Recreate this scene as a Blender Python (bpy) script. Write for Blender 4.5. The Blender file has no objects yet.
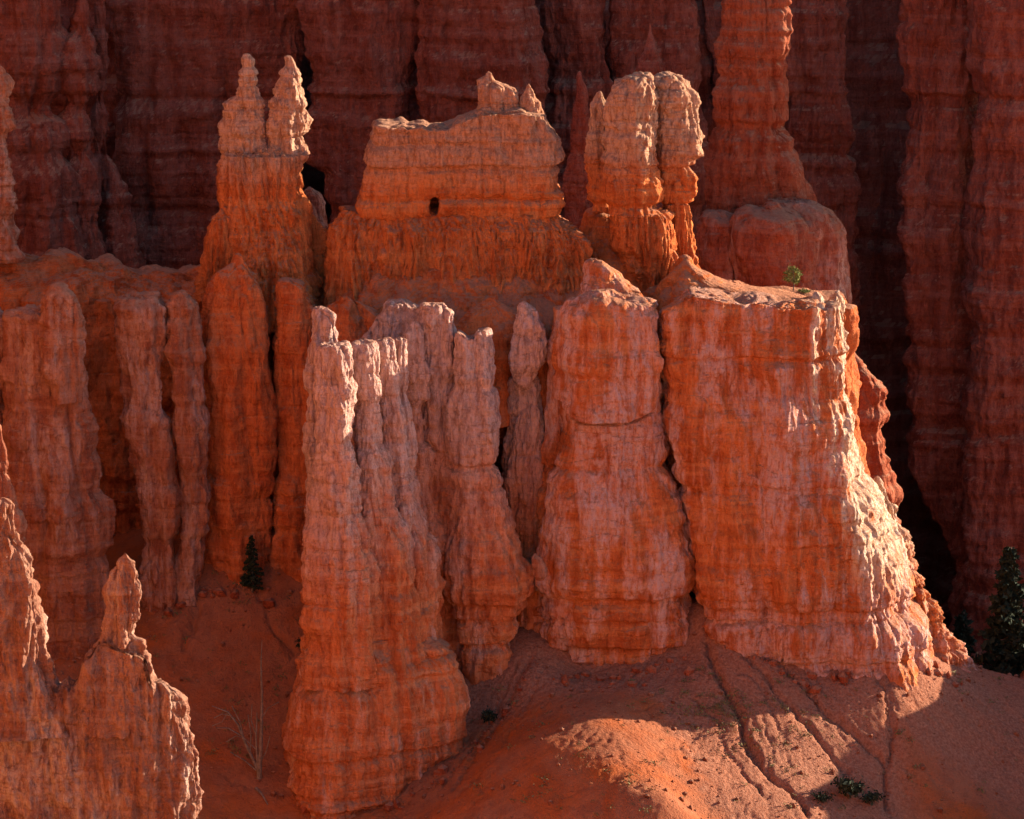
import bpy, math, random
import numpy as np
from mathutils import Vector

scene = bpy.context.scene
COL = scene.collection
R = math.radians

# ------------------------------------------------------------------ camera
PITCH, DIST, PXR = R(12.0), 400.0, 0.00025
cam_d = bpy.data.cameras.new("camera"); cam = bpy.data.objects.new("camera", cam_d)
COL.objects.link(cam); scene.camera = cam
cam.location = (0, -DIST*math.cos(PITCH), DIST*math.sin(PITCH))
cam.rotation_euler = (math.pi/2-PITCH, 0, 0)
cam_d.sensor_width = 36; cam_d.lens = 36/(1024*PXR)
cam_d.clip_start = 1; cam_d.clip_end = 5000

# ------------------------------------------------------------------ light
SUN_AZ, SUN_EL = R(64), R(16)          # azimuth clockwise from +Y
sv = Vector((math.sin(SUN_AZ)*math.cos(SUN_EL), math.cos(SUN_AZ)*math.cos(SUN_EL), math.sin(SUN_EL)))
sun_d = bpy.data.lights.new("sun", 'SUN'); sun = bpy.data.objects.new("sun", sun_d)
sun_d.energy = 5.0; sun_d.angle = R(0.5); sun_d.color = (1.0, 0.84, 0.64)
sun.rotation_euler = sv.to_track_quat('Z', 'Y').to_euler(); COL.objects.link(sun)
world = bpy.data.worlds.new("World"); scene.world = world; world.use_nodes = True
wn = world.node_tree; wn.nodes.clear()
sky = wn.nodes.new('ShaderNodeTexSky'); sky.sky_type = 'NISHITA'; sky.sun_disc = False
sky.ozone_density = 4.0; sky.sun_elevation = SUN_EL; sky.sun_rotation = SUN_AZ
bg = wn.nodes.new('ShaderNodeBackground'); bg.inputs[1].default_value = 0.085
wo = wn.nodes.new('ShaderNodeOutputWorld')
wn.links.new(sky.outputs[0], bg.inputs[0]); wn.links.new(bg.outputs[0], wo.inputs[0])
vs = scene.view_settings
vs.view_transform = 'Standard'; vs.look = 'None'; vs.gamma = 1; vs.use_curve_mapping = False
vs.exposure = 1.77
scene.cycles.max_bounces = 6; scene.cycles.diffuse_bounces = 5
scene.cycles.use_denoising = True

# ------------------------------------------------------------------ maths
cp, sp = math.cos(PITCH), math.sin(PITCH)
CAM = np.array(cam.location)
def ray(px, py):
    a = (np.asarray(px, float)-512)*PXR; b = (409.5-np.asarray(py, float))*PXR
    return a, cp+sp*b, -sp+cp*b
def P(px, py, Y):
    dx, dy, dz = ray(px, py); t = (Y-CAM[1])/dy
    return np.stack([dx*t, np.broadcast_to(np.asarray(Y, float), np.shape(dx*t)), CAM[2]+dz*t], -1)

_rng = np.random.RandomState(7)
_perm = np.concatenate([_rng.permutation(256)]*3).astype(np.int32)
_g = _rng.normal(size=(256, 3)); _g = (_g/np.linalg.norm(_g, axis=1)[:, None]).astype(np.float32)*1.5
def pn(x, y, z, seed=0):
    x, y, z = np.broadcast_arrays(*[np.asarray(v, np.float32) for v in (x, y, z)])
    x = x+seed*17.31; y = y+seed*7.77; z = z+seed*3.19
    xi, yi, zi = [np.floor(v).astype(np.int32) for v in (x, y, z)]
    fx, fy, fz = x-xi, y-yi, z-zi
    u, v, w = [t*t*t*(t*(t*6-15)+10) for t in (fx, fy, fz)]
    out = 0
    for i in (0, 1):
        for j in (0, 1):
            for k in (0, 1):
                h = _perm[_perm[_perm[(xi+i) & 255]+((yi+j) & 255)]+((zi+k) & 255)]
                g = _g[h]
                d = g[..., 0]*(fx-i)+g[..., 1]*(fy-j)+g[..., 2]*(fz-k)
                out = out+d*(u if i else 1-u)*(v if j else 1-v)*(w if k else 1-w)
    return out
def fbm(x, y, z, o=3, seed=0):
    s, a = 0, 1.0
    for i in range(o):
        s = s+a*pn(x*2**i, y*2**i, z*2**i, seed+i*3); a *= .5
    return s
def smooth(a, b, x):
    t = np.clip((x-a)/(b-a), 0, 1); return t*t*(3-2*t)

# ------------------------------------------------------------------ objects
def link(o, parent=None):
    COL.objects.link(o)
    if parent: o.parent = parent
    return o
def tag(o, label=None, cat=None, group=None, kind=None):
    if label: o['label'] = label
    if cat: o['category'] = cat
    if group: o['group'] = group
    if kind: o['kind'] = kind
    return o
def thing(name, label, cat, group=None):
    return tag(link(bpy.data.objects.new(name, None)), label, cat, group)
def mesh_np(name, verts, quads, mat, parent=None, tris=None, smooth_sh=True):
    me = bpy.data.meshes.new(name)
    verts = np.ascontiguousarray(verts, np.float32)
    quads = np.asarray(quads, np.int32).reshape(-1, 4)
    nt = 0 if tris is None else len(tris)
    loops = quads.ravel() if not nt else np.concatenate([quads.ravel(), np.asarray(tris, np.int32).ravel()])
    starts = np.concatenate([np.arange(len(quads))*4, len(quads)*4+np.arange(nt)*3]).astype(np.int32)
    me.vertices.add(len(verts)); me.vertices.foreach_set('co', verts.ravel())
    me.loops.add(len(loops)); me.loops.foreach_set('vertex_index', loops.astype(np.int32))
    me.polygons.add(len(starts)); me.polygons.foreach_set('loop_start', starts)
    me.polygons.foreach_set('use_smooth', np.full(len(starts), smooth_sh, bool))
    me.update(calc_edges=True); me.validate()
    me.materials.append(mat)
    return link(bpy.data.objects.new(name, me), parent)

# ------------------------------------------------------------------ materials
def nd(nt, t, **kw):
    n = nt.nodes.new(t)
    for k, v in kw.items():
        if k == 'ins':
            for a, b in v.items(): n.inputs[a].default_value = b
        else: setattr(n, k, v)
    return n
def mix(nt, fac, a, b, mode='MIX'):
    m = nt.nodes.new('ShaderNodeMix'); m.data_type = 'RGBA'; m.blend_type = mode
    for sock, v in ((m.inputs[0], fac), (m.inputs[6], a), (m.inputs[7], b)):
        if hasattr(v, 'links'): nt.links.new(v, sock)
        else: sock.default_value = v if not isinstance(v, tuple) else (*v, 1)
    return m.outputs[2]
def mapr(nt, src, a, b, c=0., d=1.):
    m = nd(nt, 'ShaderNodeMapRange', ins={1: a, 2: b, 3: c, 4: d}); m.clamp = True
    m.interpolation_type = 'SMOOTHSTEP'; nt.links.new(src, m.inputs[0]); return m.outputs[0]
def noise(nt, vec, scale, stretch=(1, 1, 1), detail=4, rough=.55, off=0):
    mp = nd(nt, 'ShaderNodeMapping'); mp.inputs['Scale'].default_value = stretch
    mp.inputs['Location'].default_value = (off, off*.7, off*.3)
    nt.links.new(vec, mp.inputs[0])
    n = nd(nt, 'ShaderNodeTexNoise', ins={'Scale': scale, 'Detail': detail, 'Roughness': rough})
    nt.links.new(mp.outputs[0], n.inputs['Vector']); return n.outputs['Fac']
def math_n(nt, op, a, b):
    m = nd(nt, 'ShaderNodeMath', operation=op)
    for i, v in enumerate((a, b)):
        if hasattr(v, 'links'): nt.links.new(v, m.inputs[i])
        else: m.inputs[i].default_value = v
    return m.outputs[0]

def rock(name, red=(.60, .155, .05), pale=(.60, .33, .21), patch=.35, z0=None, z1=None, off=0, dark=.72, bump=1.0, dust=(.42, .20, .12), sun_strip=None):
    """weathered limestone: red body, vertical stains, bedding tints, pale bleached patches; pale above z0..z1"""
    m = bpy.data.materials.new(name); m.use_nodes = True; nt = m.node_tree
    b = nt.nodes['Principled BSDF']; b.inputs['Roughness'].default_value = .95
    b.inputs['Specular IOR Level'].default_value = .08
    geo = nd(nt, 'ShaderNodeNewGeometry'); pos = geo.outputs['Position']
    sep = nd(nt, 'ShaderNodeSeparateXYZ'); nt.links.new(pos, sep.inputs[0])
    big = noise(nt, pos, .16, (1, 1, .6), 5, .6, off)
    streak = noise(nt, pos, .75, (1, 1, .10), 6, .62, off+3)
    fine = noise(nt, pos, 2.6, (1, 1, .25), 5, .65, off+9)
    bed = noise(nt, pos, .8, (.07, .07, 1), 5, .6, off*.0+5)
    dk = tuple(c*dark*f for c, f in zip(red, (1, .82, .8)))
    c = mix(nt, mapr(nt, streak, .38, .58), dk, red)
    c = mix(nt, mapr(nt, bed, .48, .62, 0, .6), c, tuple(c_*f for c_, f in zip(red, (1.12, 1.35, 1.5))))
    c = mix(nt, mapr(nt, bed, .42, .32, 0, .5), c, tuple(c_*.62 for c_ in red))
    # bleached patches that run down the face
    s = math_n(nt, 'ADD', math_n(nt, 'MULTIPLY', big, .55), math_n(nt, 'MULTIPLY', streak, .45))
    pm = mapr(nt, s, .58-.16*patch, .70-.16*patch, 0, min(1, patch*1.6))
    pm = math_n(nt, 'MULTIPLY', pm, mapr(nt, fine, .38, .56, .35, 1))
    c = mix(nt, pm, c, pale)
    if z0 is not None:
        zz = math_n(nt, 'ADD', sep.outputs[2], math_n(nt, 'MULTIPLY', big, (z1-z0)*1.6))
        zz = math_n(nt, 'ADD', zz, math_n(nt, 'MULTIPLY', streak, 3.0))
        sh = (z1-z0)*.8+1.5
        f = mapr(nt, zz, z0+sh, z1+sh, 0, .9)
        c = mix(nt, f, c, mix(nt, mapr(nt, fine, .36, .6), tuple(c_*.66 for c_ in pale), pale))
    if sun_strip:                                                     # sunlit strip put into the colour as whiter rock, by x and height
        ax_, az_, t0, t1, zl0, zl1 = sun_strip
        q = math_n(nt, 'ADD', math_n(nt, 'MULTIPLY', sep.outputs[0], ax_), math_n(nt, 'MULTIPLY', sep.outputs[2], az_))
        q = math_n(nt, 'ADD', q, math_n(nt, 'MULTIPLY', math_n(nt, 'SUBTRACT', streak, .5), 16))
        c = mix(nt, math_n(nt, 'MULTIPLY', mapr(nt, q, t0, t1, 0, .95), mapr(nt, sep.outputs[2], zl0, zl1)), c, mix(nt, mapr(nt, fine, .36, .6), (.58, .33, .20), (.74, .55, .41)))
    c = mix(nt, mapr(nt, fine, .30, .48, .4, 0), c, tuple(c_*.45 for c_ in dk))
    grit = noise(nt, pos, 5.5, (1, 1, .5), 4, .7, off+6)
    c = mix(nt, mapr(nt, grit, .46, .30, 0, .4), c, tuple(c_*.5 for c_ in dk))
    c = mix(nt, mapr(nt, grit, .55, .70, 0, .35), c, tuple(min(.8, c_*1.5) for c_ in red))
    sepn = nd(nt, 'ShaderNodeSeparateXYZ'); nt.links.new(geo.outputs['True Normal'], sepn.inputs[0])
    c = mix(nt, mapr(nt, sepn.outputs[2], .45, .8, 0, .75), c, mix(nt, fine, tuple(d*.6 for d in dust), tuple(d*1.3 for d in dust)))
    h1 = noise(nt, pos, 1.7, (1, 1, .22), 8, .68, off+1)
    h2 = noise(nt, pos, 3.2, (1, 1, 1), 6, .65, off+2)
    h3 = noise(nt, pos, 1.3, (.12, .12, 1), 5, .6, 4)
    ck = mapr(nt, math_n(nt, 'ABSOLUTE', math_n(nt, 'SUBTRACT', noise(nt, pos, .9, (1, 1, .2), 3, .5, off+15), .5), 0), 0, .022)
    ck2 = mapr(nt, math_n(nt, 'ABSOLUTE', math_n(nt, 'SUBTRACT', noise(nt, pos, .9, (.3, .3, 1.1), 3, .5, off+17), .5), 0), 0, .02)
    ckm = math_n(nt, 'MULTIPLY', ck, ck2)
    h2 = math_n(nt, 'ADD', h2, math_n(nt, 'MULTIPLY', ckm, .10))
    hh = math_n(nt, 'ADD', math_n(nt, 'ADD', math_n(nt, 'MULTIPLY', h1, .8), math_n(nt, 'MULTIPLY', h2, .34)), math_n(nt, 'MULTIPLY', h3, .6))
    c = mix(nt, mapr(nt, ckm, 0, 1, .12, 0), c, tuple(c_*.35 for c_ in dk))
    nt.links.new(c, b.inputs['Base Color'])
    bp = nd(nt, 'ShaderNodeBump', ins={'Strength': 1.0, 'Distance': 1.0*bump})
    nt.links.new(hh, bp.inputs['Height']); nt.links.new(bp.outputs[0], b.inputs['Normal'])
    return m

M_BOUNCE = rock('bounce_wall_rock', red=(.76, .30, .11), pale=(.80, .48, .28), patch=.4, off=12)  # rock of the unseen left wall, brightened to throw warm light back
def zat(px, py, Y): return float(P(px, py, Y)[2])
M_RED = rock('red_rock', patch=.18, off=1)
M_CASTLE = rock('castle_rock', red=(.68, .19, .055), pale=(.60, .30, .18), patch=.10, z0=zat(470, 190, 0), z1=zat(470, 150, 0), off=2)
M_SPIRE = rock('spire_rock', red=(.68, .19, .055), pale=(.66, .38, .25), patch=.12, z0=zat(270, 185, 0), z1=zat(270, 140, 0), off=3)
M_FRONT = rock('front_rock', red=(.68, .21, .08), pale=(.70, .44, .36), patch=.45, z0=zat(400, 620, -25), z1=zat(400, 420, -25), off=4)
M_BUTT = rock('buttress_rock', red=(.68, .20, .065), pale=(.66, .38, .32), patch=.85, off=5, sun_strip=(1, .1, 30.2, 32.2, -17, -9))
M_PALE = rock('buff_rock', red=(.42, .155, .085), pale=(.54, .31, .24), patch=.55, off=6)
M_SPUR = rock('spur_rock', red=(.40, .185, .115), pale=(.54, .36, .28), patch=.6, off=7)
M_FAR = rock('shaded_far_rock', red=(.33, .09, .054), pale=(.40, .17, .12), patch=.25, off=8, dark=.72)  # same rock, darkened and dulled to deepen the far cliff's shade
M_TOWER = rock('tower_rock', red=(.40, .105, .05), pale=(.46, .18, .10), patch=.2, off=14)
M_FIN = rock('sunlit_fin_rock', red=(.68, .40, .23), pale=(.76, .58, .44), patch=.9, off=15, dark=.75)  # pale rock whitened further where the fins catch the sun
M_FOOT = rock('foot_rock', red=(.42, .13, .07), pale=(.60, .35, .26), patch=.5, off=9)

# ------------------------------------------------------------------ rock builder
def disp(x, y, z, flute=(3.2, .9), run=(.75, .16), strata=(2.6, .35), rough=.28, plate=.16, crack=.13, ledges=(), blob=(4.5, .6), blobz=1.8, seed=0):
    d = 0
    wx = x+.8*pn(x*.25, y*.25, z*.12, 41); wy = y+.8*pn(x*.25, y*.25, z*.12, 43)
    if flute[1]:
        f = np.abs(pn(wx/flute[0], wy/flute[0], z*.035, seed+1))
        d = d+(f-.28)*flute[1]*1.6
    if run[1]:
        f = np.abs(pn(wx/run[0], wy/run[0], z*.11, seed+2))
        f2 = np.abs(pn(wx/run[0]*2.3, wy/run[0]*2.3, z*.3, seed+12))
        d = d+((f-.28)*1.3+(f2-.28)*.6)*run[1]
    if crack:                                                     # joints run down the face, bedding cracks along it
        j1 = np.abs(pn(x/2.3, y/2.3, z/13, seed+21)); j2 = np.abs(pn(wx/1.1, wy/1.1, z/4.5, seed+22)); j3 = np.abs(pn(wx/5, wy/5, z/1.5, seed+23)); j4 = np.abs(pn(wx/1.6, wy/1.6, z/.9, seed+24))
        on = smooth(-.25, .35, pn(x/6, y/6, z/5, seed+25))
        d = d-crack*(1.3*smooth(.07, .0, j1)+.6*on*smooth(.09, .0, j2)+.9*(1-.7*on)*smooth(.08, 0, j3)+.2*(1-on)*smooth(.1, 0, j4))
    for zl, dp, w in ledges:                                      # soft beds eaten back under a hard one
        q = (z+.35*pn(x*.22, y*.22, 0, 61)+.12*pn(x*.9, y*.9, 0, 62)-zl)/w
        d = d-dp*(.55+.45*np.clip(1.5*pn(x*.2, y*.2, zl, 63)+.5, 0, 1))*np.where(q > 0, np.exp(-(q/.35)**2), np.exp(-(q/1.6)**2))
    if plate:
        d = d+plate*(np.clip(pn(x/1.7, y/1.7, z/4.2, seed+14)*5, -.8, .8)+.6*np.clip(pn(x/.8, y/.8, z/1.7, seed+15)*5, -.7, .7))
    if strata[1]:
        zz = z+.5*pn(x*.06, y*.06, z*.1, 51)
        h = strata[0]
        s1 = np.abs(pn(x*.015, y*.015, zz/h, 3)); s2 = np.abs(pn(x*.04, y*.04, zz/h*2.7, 5))
        m = .55+.45*np.clip(pn(x*.1, y*.1, z*.15, seed+6)*1.6+.4, 0, 1)
        d = d+.55*strata[1]*np.clip(4*pn(x*.012, y*.012, zz/2.3, 9), -1, 1)*m+(np.minimum(s1, .35)-.2)*2.6*strata[1]*m+(np.minimum(s2, .3)-.2)*1.1*strata[1]*m
    if blob[1]:
        d = d+blob[1]*fbm(x/blob[0], y/blob[0], z/blob[0]/blobz, 2, seed+8)
    if rough:
        d = d+rough*(.6*pn(x*.9, y*.9, z*.4, seed+9)+.6*pn(x*2, y*2, z*1.1, seed+10)+.5*(np.abs(pn(x*3.6, y*3.6, z*1.6, seed+11))-.25))
    return d

def catmull(pts, n=16):
    pts = np.array(pts, float); m = len(pts); out = []
    for i in range(m):
        p0, p1, p2, p3 = pts[i-1], pts[i], pts[(i+1) % m], pts[(i+2) % m]
        for t in np.arange(n)/n:
            out.append(.5*(2*p1+(p2-p0)*t+(2*p0-5*p1+4*p2-p3)*t*t+(3*p1-p0-3*p2+p3)*t**3))
    return np.array(out)

def loft(name, prof, Y, mat, parent=None, depth=.8, n=2.4, res=.13, crest=None, dome=.6, section=None, lean=None, seed=0, extra=None, sm=.5, edge=None, **dk):
    """prof rows (py, x_left, x_right), top first: a closed rock body whose middle stands at depth Y"""
    prof = np.array(prof, float)
    dk['ledges'] = [(P(512, l_[0], Y)[2], l_[1], l_[2]) for l_ in dk.get('ledges', ())]
    py0, py1 = prof[0, 0], prof[-1, 0]
    L = P(prof[:, 1], prof[:, 0], Y); Rr = P(prof[:, 2], prof[:, 0], Y)
    zt, zb = L[0, 2], L[-1, 2]
    nr = max(6, int((zt-zb)/res))
    z = np.linspace(zb, zt, nr)
    def sm_interp(v):
        w = np.interp(z, L[::-1, 2], v[::-1])
        k = max(1, int(sm/(z[1]-z[0]))); ker = np.hanning(2*k+3)[1:-1]; ker /= ker.sum()
        wp = np.pad(w, len(ker)//2, mode='reflect', reflect_type='odd') if len(w) > len(ker) else w
        return np.convolve(wp, ker, 'valid')[:len(w)] if len(w) > len(ker) else w
    xl, xr = sm_interp(L[:, 0]), sm_interp(Rr[:, 0])
    a = np.maximum((xr-xl)/2, .08); cx = (xl+xr)/2
    if np.ndim(depth) == 0: bdep = a*depth if depth < 5 else np.full(nr, depth-5.)
    else:
        dd = np.array(depth, float); bdep = np.interp(z, P(512, dd[:, 0], Y)[:, 2][::-1], dd[::-1, 1])
    cy = np.full(nr, float(Y))
    if lean is not None:
        dd = np.array(lean, float); cy = cy+np.interp(z, P(512, dd[:, 0], Y)[:, 2][::-1], dd[::-1, 1])
    # unit section
    if section is not None: uv = catmull(section)
    else:
        th = np.linspace(0, 2*np.pi, 720, endpoint=False)+np.pi
        c, s = np.cos(th), np.sin(th)
        uv = np.stack([np.sign(c)*np.abs(c)**(2/n), np.sign(s)*np.abs(s)**(2/n)], 1)
    A, B = np.percentile(a, 80), np.percentile(bdep, 80)
    uv2 = np.vstack([uv, uv[:1]])
    seg = np.hypot(np.diff(uv2[:, 0])*A, np.diff(uv2[:, 1])*B)
    w = np.where((uv2[:-1, 1]+uv2[1:, 1])/2 < .15, 1.0, .3)       # the far side is coarser
    cum = np.concatenate([[0], np.cumsum(seg*w)])
    ns = max(24, int(cum[-1]/res))
    tt = np.linspace(0, cum[-1], ns, endpoint=False)
    U, V = np.interp(tt, cum, uv2[:, 0]), np.interp(tt, cum, uv2[:, 1])
    du, dv = np.roll(U, -1)-np.roll(U, 1), np.roll(V, -1)-np.roll(V, 1)
    X = cx[:, None]+a[:, None]*U; Yy = cy[:, None]+bdep[:, None]*V; Z = np.repeat(z[:, None], ns, 1)
    if edge is not None:                                        # the brim follows the crest line
        cr = np.array(crest, float); cz = P(cr[:, 0], cr[:, 1], Y); ze = P(512, edge, Y)[2]
        top = np.interp(X, cz[:, 0], cz[:, 2]); Z = np.where(Z > ze, ze+(Z-ze)*(top-ze)/(zt-ze), Z)
    nx, ny = dv[None]*bdep[:, None], -du[None]*a[:, None]
    l = np.hypot(nx, ny)+1e-6; nx, ny = nx/l, ny/l; nz = np.zeros_like(nx)
    # cap
    nc = max(5, int(min(a[-1], bdep[-1])/res*1.2))
    ss = np.linspace(1, 0.02, nc+1)[1:]
    Xc = cx[-1]+a[-1]*U[None]*ss[:, None]; Yc = cy[-1]+bdep[-1]*V[None]*ss[:, None]
    h = 1-ss[:, None]**2.2
    if crest is not None:
        cr = np.array(crest, float); cz = P(cr[:, 0], cr[:, 1], Y); top = np.interp(Xc, cz[:, 0], cz[:, 2])
        Zc = zt+(top-zt)*h if edge is None else top+dome*h
    else: Zc = zt+dome*h+0*Xc
    k = np.sqrt(ss)[:, None]
    X = np.vstack([X, Xc]); Yy = np.vstack([Yy, Yc]); Z = np.vstack([Z, Zc])
    nx = np.vstack([nx, nx[-1:]*k]); ny = np.vstack([ny, ny[-1:]*k]); nz = np.vstack([nz, np.repeat(np.sqrt(1-ss**2)[:, None]*.8, ns, 1)])
    d = disp(X, Yy, Z, seed=seed, **dk)
    sc = np.minimum(1, np.concatenate([a, np.full(nc, a[-1])])/1.6)[:, None]   # thin tips move less
    d = d*(.25+.75*sc)
    if extra is not None: d = d+extra(X, Yy, Z)
    X, Yy, Z = X+nx*d, Yy+ny*d, Z+nz*d
    rows = len(X)
    idx = np.arange(rows*ns).reshape(rows, ns)
    q = np.stack([idx[:-1], np.roll(idx[:-1], -1, 1), np.roll(idx[1:], -1, 1), idx[1:]], -1).reshape(-1, 4)
    tp = rows*ns
    verts = np.vstack([np.stack([X, Yy, Z], -1).reshape(-1, 3), [[X[-1].mean(), Yy[-1].mean(), Z[-1].mean()]]])
    tris = np.stack([idx[-1], np.roll(idx[-1], -1), np.full(ns, tp)], 1)
    return mesh_np(name, verts, q, mat, parent, tris)

# ------------------------------------------------------------------ ground
ctrl = []
def g(*rows):
    for px, py, Y in rows: ctrl.append(P(px, py, Y))
def gw(*rows):
    for r in rows: ctrl.append(np.array(r, float))
g((700, 600, -15), (640, 664, -18), (575, 676, -18.2), (688, 650, -16.3), (605, 672, -18.3), (780, 662, -18.3), (820, 676, -18.3), (870, 656, -17.4), (905, 652, -15), (940, 660, -11.5), (970, 672, -7),
  (1024, 682, -5), (1100, 700, -5), (1024, 819, -24), (910, 819, -31), (890, 710, -22), (800, 819, -38), (640, 690, -23), (600, 706, -29), (625, 745, -36), (540, 740, -35), (665, 790, -44), (560, 760, -38), (470, 819, -42),
  (700, 740, -29), (528, 668, -20), (488, 718, -22), (505, 703, -21.8), (468, 740, -25), (535, 640, -16), (465, 790, -37), (760, 720, -26), (840, 760, -27), (700, 819, -41), (1100, 819, -22))
g((250, 525, -7), (200, 600, -13), (250, 650, -17), (300, 640, -16), (215, 720, -24), (270, 790, -31), (180, 650, -18), (260, 819, -34), (400, 819, -34),
  (100, 690, -24), (0, 700, -27), (0, 819, -42), (160, 590, -12), (300, 560, -9))
gw((-50, 22, -12), (0, 25, -14), (45, 25, -38), (60, 30, -46), (70, 15, -38), (-60, 60, -15), (0, 62, -18), (70, 62, -46), (-70, -70, -55), (0, -80, -60), (70, -80, -60), (90, -20, -38), (-80, -20, -32))
ctrl = np.array(ctrl)
def tps_fit(p, v, lam=.03):
    m = len(p); r = np.hypot(p[:, None, 0]-p[None, :, 0], p[:, None, 1]-p[None, :, 1])
    K = r                                                  # linear kernel: no overshoot
    Q = np.hstack([np.ones((m, 1)), p]); A = np.zeros((m+3, m+3))
    A[:m, :m] = K-lam*np.eye(m); A[:m, m:] = Q; A[m:, :m] = Q.T
    return np.linalg.solve(A, np.concatenate([v, np.zeros(3)]))
TW = tps_fit(ctrl[:, :2], ctrl[:, 2])
def ground_base(x, y):
    x = np.asarray(x, float); y = np.asarray(y, float)
    z = TW[-3]+TW[-2]*x+TW[-1]*y
    for (cx_, cy_, _), w_ in zip(ctrl, TW): z = z+w_*np.sqrt((x-cx_)**2+(y-cy_)**2+1.2)
    return z
SHADE_RIDGE = [(61, 18, -27), (63.2, 11.9, -22), (65.8, 6.5, -18.9), (67.1, 3.8, -16.9), (68.8, .2, -15.7), (70.6, -3.4, -15.5), (75, -12.4, -15.1), (80, -23, -16), (88, -40, -21)]
def ground_z(x, y):
    zn = ground_base(np.clip(x, -95, 95), np.clip(y, -85, 65))
    far = -58+0*x
    far = far+smooth(-220, -400, y)*132                    # the near rim under the viewpoint
    out = np.maximum(np.maximum(np.abs(x)-75, 0)/40, np.maximum(np.maximum(-70-y, 0)/40, np.maximum(y-50, 0)/40))
    k = smooth(0, 1, np.clip(out, 0, 1))
    z = zn*(1-k)+far*k
    for (ax, ay, az), (bx, by, bz) in zip(SHADE_RIDGE[:-1], SHADE_RIDGE[1:]):   # low unseen ridge right of the view, shaped to shade the slope
        t = np.clip(((x-ax)*(bx-ax)+(y-ay)*(by-ay))/((bx-ax)**2+(by-ay)**2), 0, 1)
        z = np.maximum(z, az+(bz-az)*t-.9*np.hypot(x-ax-(bx-ax)*t, y-ay-(by-ay)*t))
    return z
def hit(px, py, lo=-75, hi=70):
    dx, dy, dz = ray(px, py)
    ys = np.linspace(lo, hi, 600); t = (ys-CAM[1])/dy
    gz = ground_z(dx*t, ys); below = (CAM[2]+dz*t) < gz
    i = int(np.argmax(below)) if below.any() else -1
    return np.array([dx*t[i], ys[i], gz[i]])
gul = [([(703, 612), (712, 660), (735, 710), (748, 745), (790, 790), (810, 819)], .9, 1.0),
       ([(712, 612), (745, 655), (775, 690), (810, 730), (835, 765), (870, 800)], .55, .8),
       ([(722, 618), (780, 665), (830, 715), (862, 745), (880, 760), (890, 819)], .7, .9),
       ([(868, 655), (885, 690), (890, 730), (886, 770)], .45, .6), ([(876, 655), (890, 680), (893, 720), (888, 760)], .3, .5),
       ([(690, 690), (715, 720), (740, 770), (770, 800)], .3, .6), ([(735, 665), (760, 690), (790, 745)], .25, .5),
       ([(540, 650), (510, 700), (480, 745), (455, 790)], .5, .8), ([(552, 655), (520, 720), (495, 760), (450, 805)], .3, .5), ([(528, 650), (492, 720), (470, 750), (440, 790)], .35, .6),
       ([(190, 560), (196, 610), (185, 650)], .5, .8), ([(245, 575), (285, 640), (292, 660)], .4, .8)]
gullies = []
for pl, dp, wd in gul:
    h = np.array([hit(*p_)[:2] for p_ in pl])
    tt_ = np.linspace(0, len(h)-1, len(h)*10)
    gullies.append((np.stack([np.interp(tt_, np.arange(len(h)), h[:, i]) for i in (0, 1)], 1), dp, wd))
def axis(fa, fb, step, lo, hi):
    near = np.arange(fa, fb, step); a, b, s = [], [], step
    v = fa
    while v > lo: s *= 1.12; v -= s; a.append(v)
    v, s = fb, step
    while v < hi: s *= 1.12; v += s; b.append(v)
    return np.array(a[::-1]+list(near)+b)
gx, gy = axis(-52, 54, .17, -900, 900), axis(-48, 6, .17, -560, 700)
GX, GY = np.meshgrid(gx, gy)
GZ = ground_z(GX, GY)
wob = .6*pn(GX*.35, GY*.35, 0, 3)+.4*pn(GX*1.1, GY*1.1, 0, 4)+.15*pn(GX*2.6, GY*2.6, 0, 6)
nearm = smooth(30, 0, np.maximum(np.abs(GX)-52, np.maximum(-48-GY, GY-6)))
for pl, dp, wd in gullies:
    bb = (GX > pl[:, 0].min()-4) & (GX < pl[:, 0].max()+4) & (GY > pl[:, 1].min()-4) & (GY < pl[:, 1].max()+4)
    qx, qy = GX[bb]+wob[bb]*.9, GY[bb]+wob[bb]*.5
    dm = np.full(qx.shape, 1e9); ti = np.zeros(qx.shape)
    for i_, p_ in enumerate(pl):
        e = (qx-p_[0])**2+(qy-p_[1])**2; u_ = e < dm; dm[u_] = e[u_]; ti[u_] = i_/len(pl)
    dm = np.sqrt(dm)
    fade = smooth(0, .12, ti)*smooth(1, .9, ti)
    GZ[bb] -= (dp*np.exp(-(dm/(wd*.33))**2)+.25*dp*np.exp(-(dm/(wd*1.3))**2)-.1*dp*np.exp(-((dm-wd*.9)/(wd*.4))**2))*fade
th = np.arctan2(GX-21, -(GY+10)); rr = np.hypot(GX-21, GY+10)
rill = np.abs(pn(th*9+wob*.5, rr*.10, 0, 17)); rill2 = np.abs(pn(th*22+wob*.8, rr*.16, 0, 18))
GZ = GZ-nearm*smooth(4, 12, rr)*(GY < -8)*(.14*smooth(.13, 0, rill)+.10*smooth(.16, 0, rill2))*smooth(-.3, .3, pn(GX*.12, GY*.12, 0, 19)+.1)
GZ = GZ+nearm*(.2*pn(GX*.22, GY*.22, 1, 1)+0.05*pn(GX*.7, GY*.7, 2, 2)+.05*pn(GX*1.8, GY*1.8, 2, 5)+.02*pn(GX*3.4, GY*3.4, 1, 8))
GZ = GZ+(1-nearm)*3*fbm(GX*.03, GY*.03, 0, 3, 9)
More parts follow.
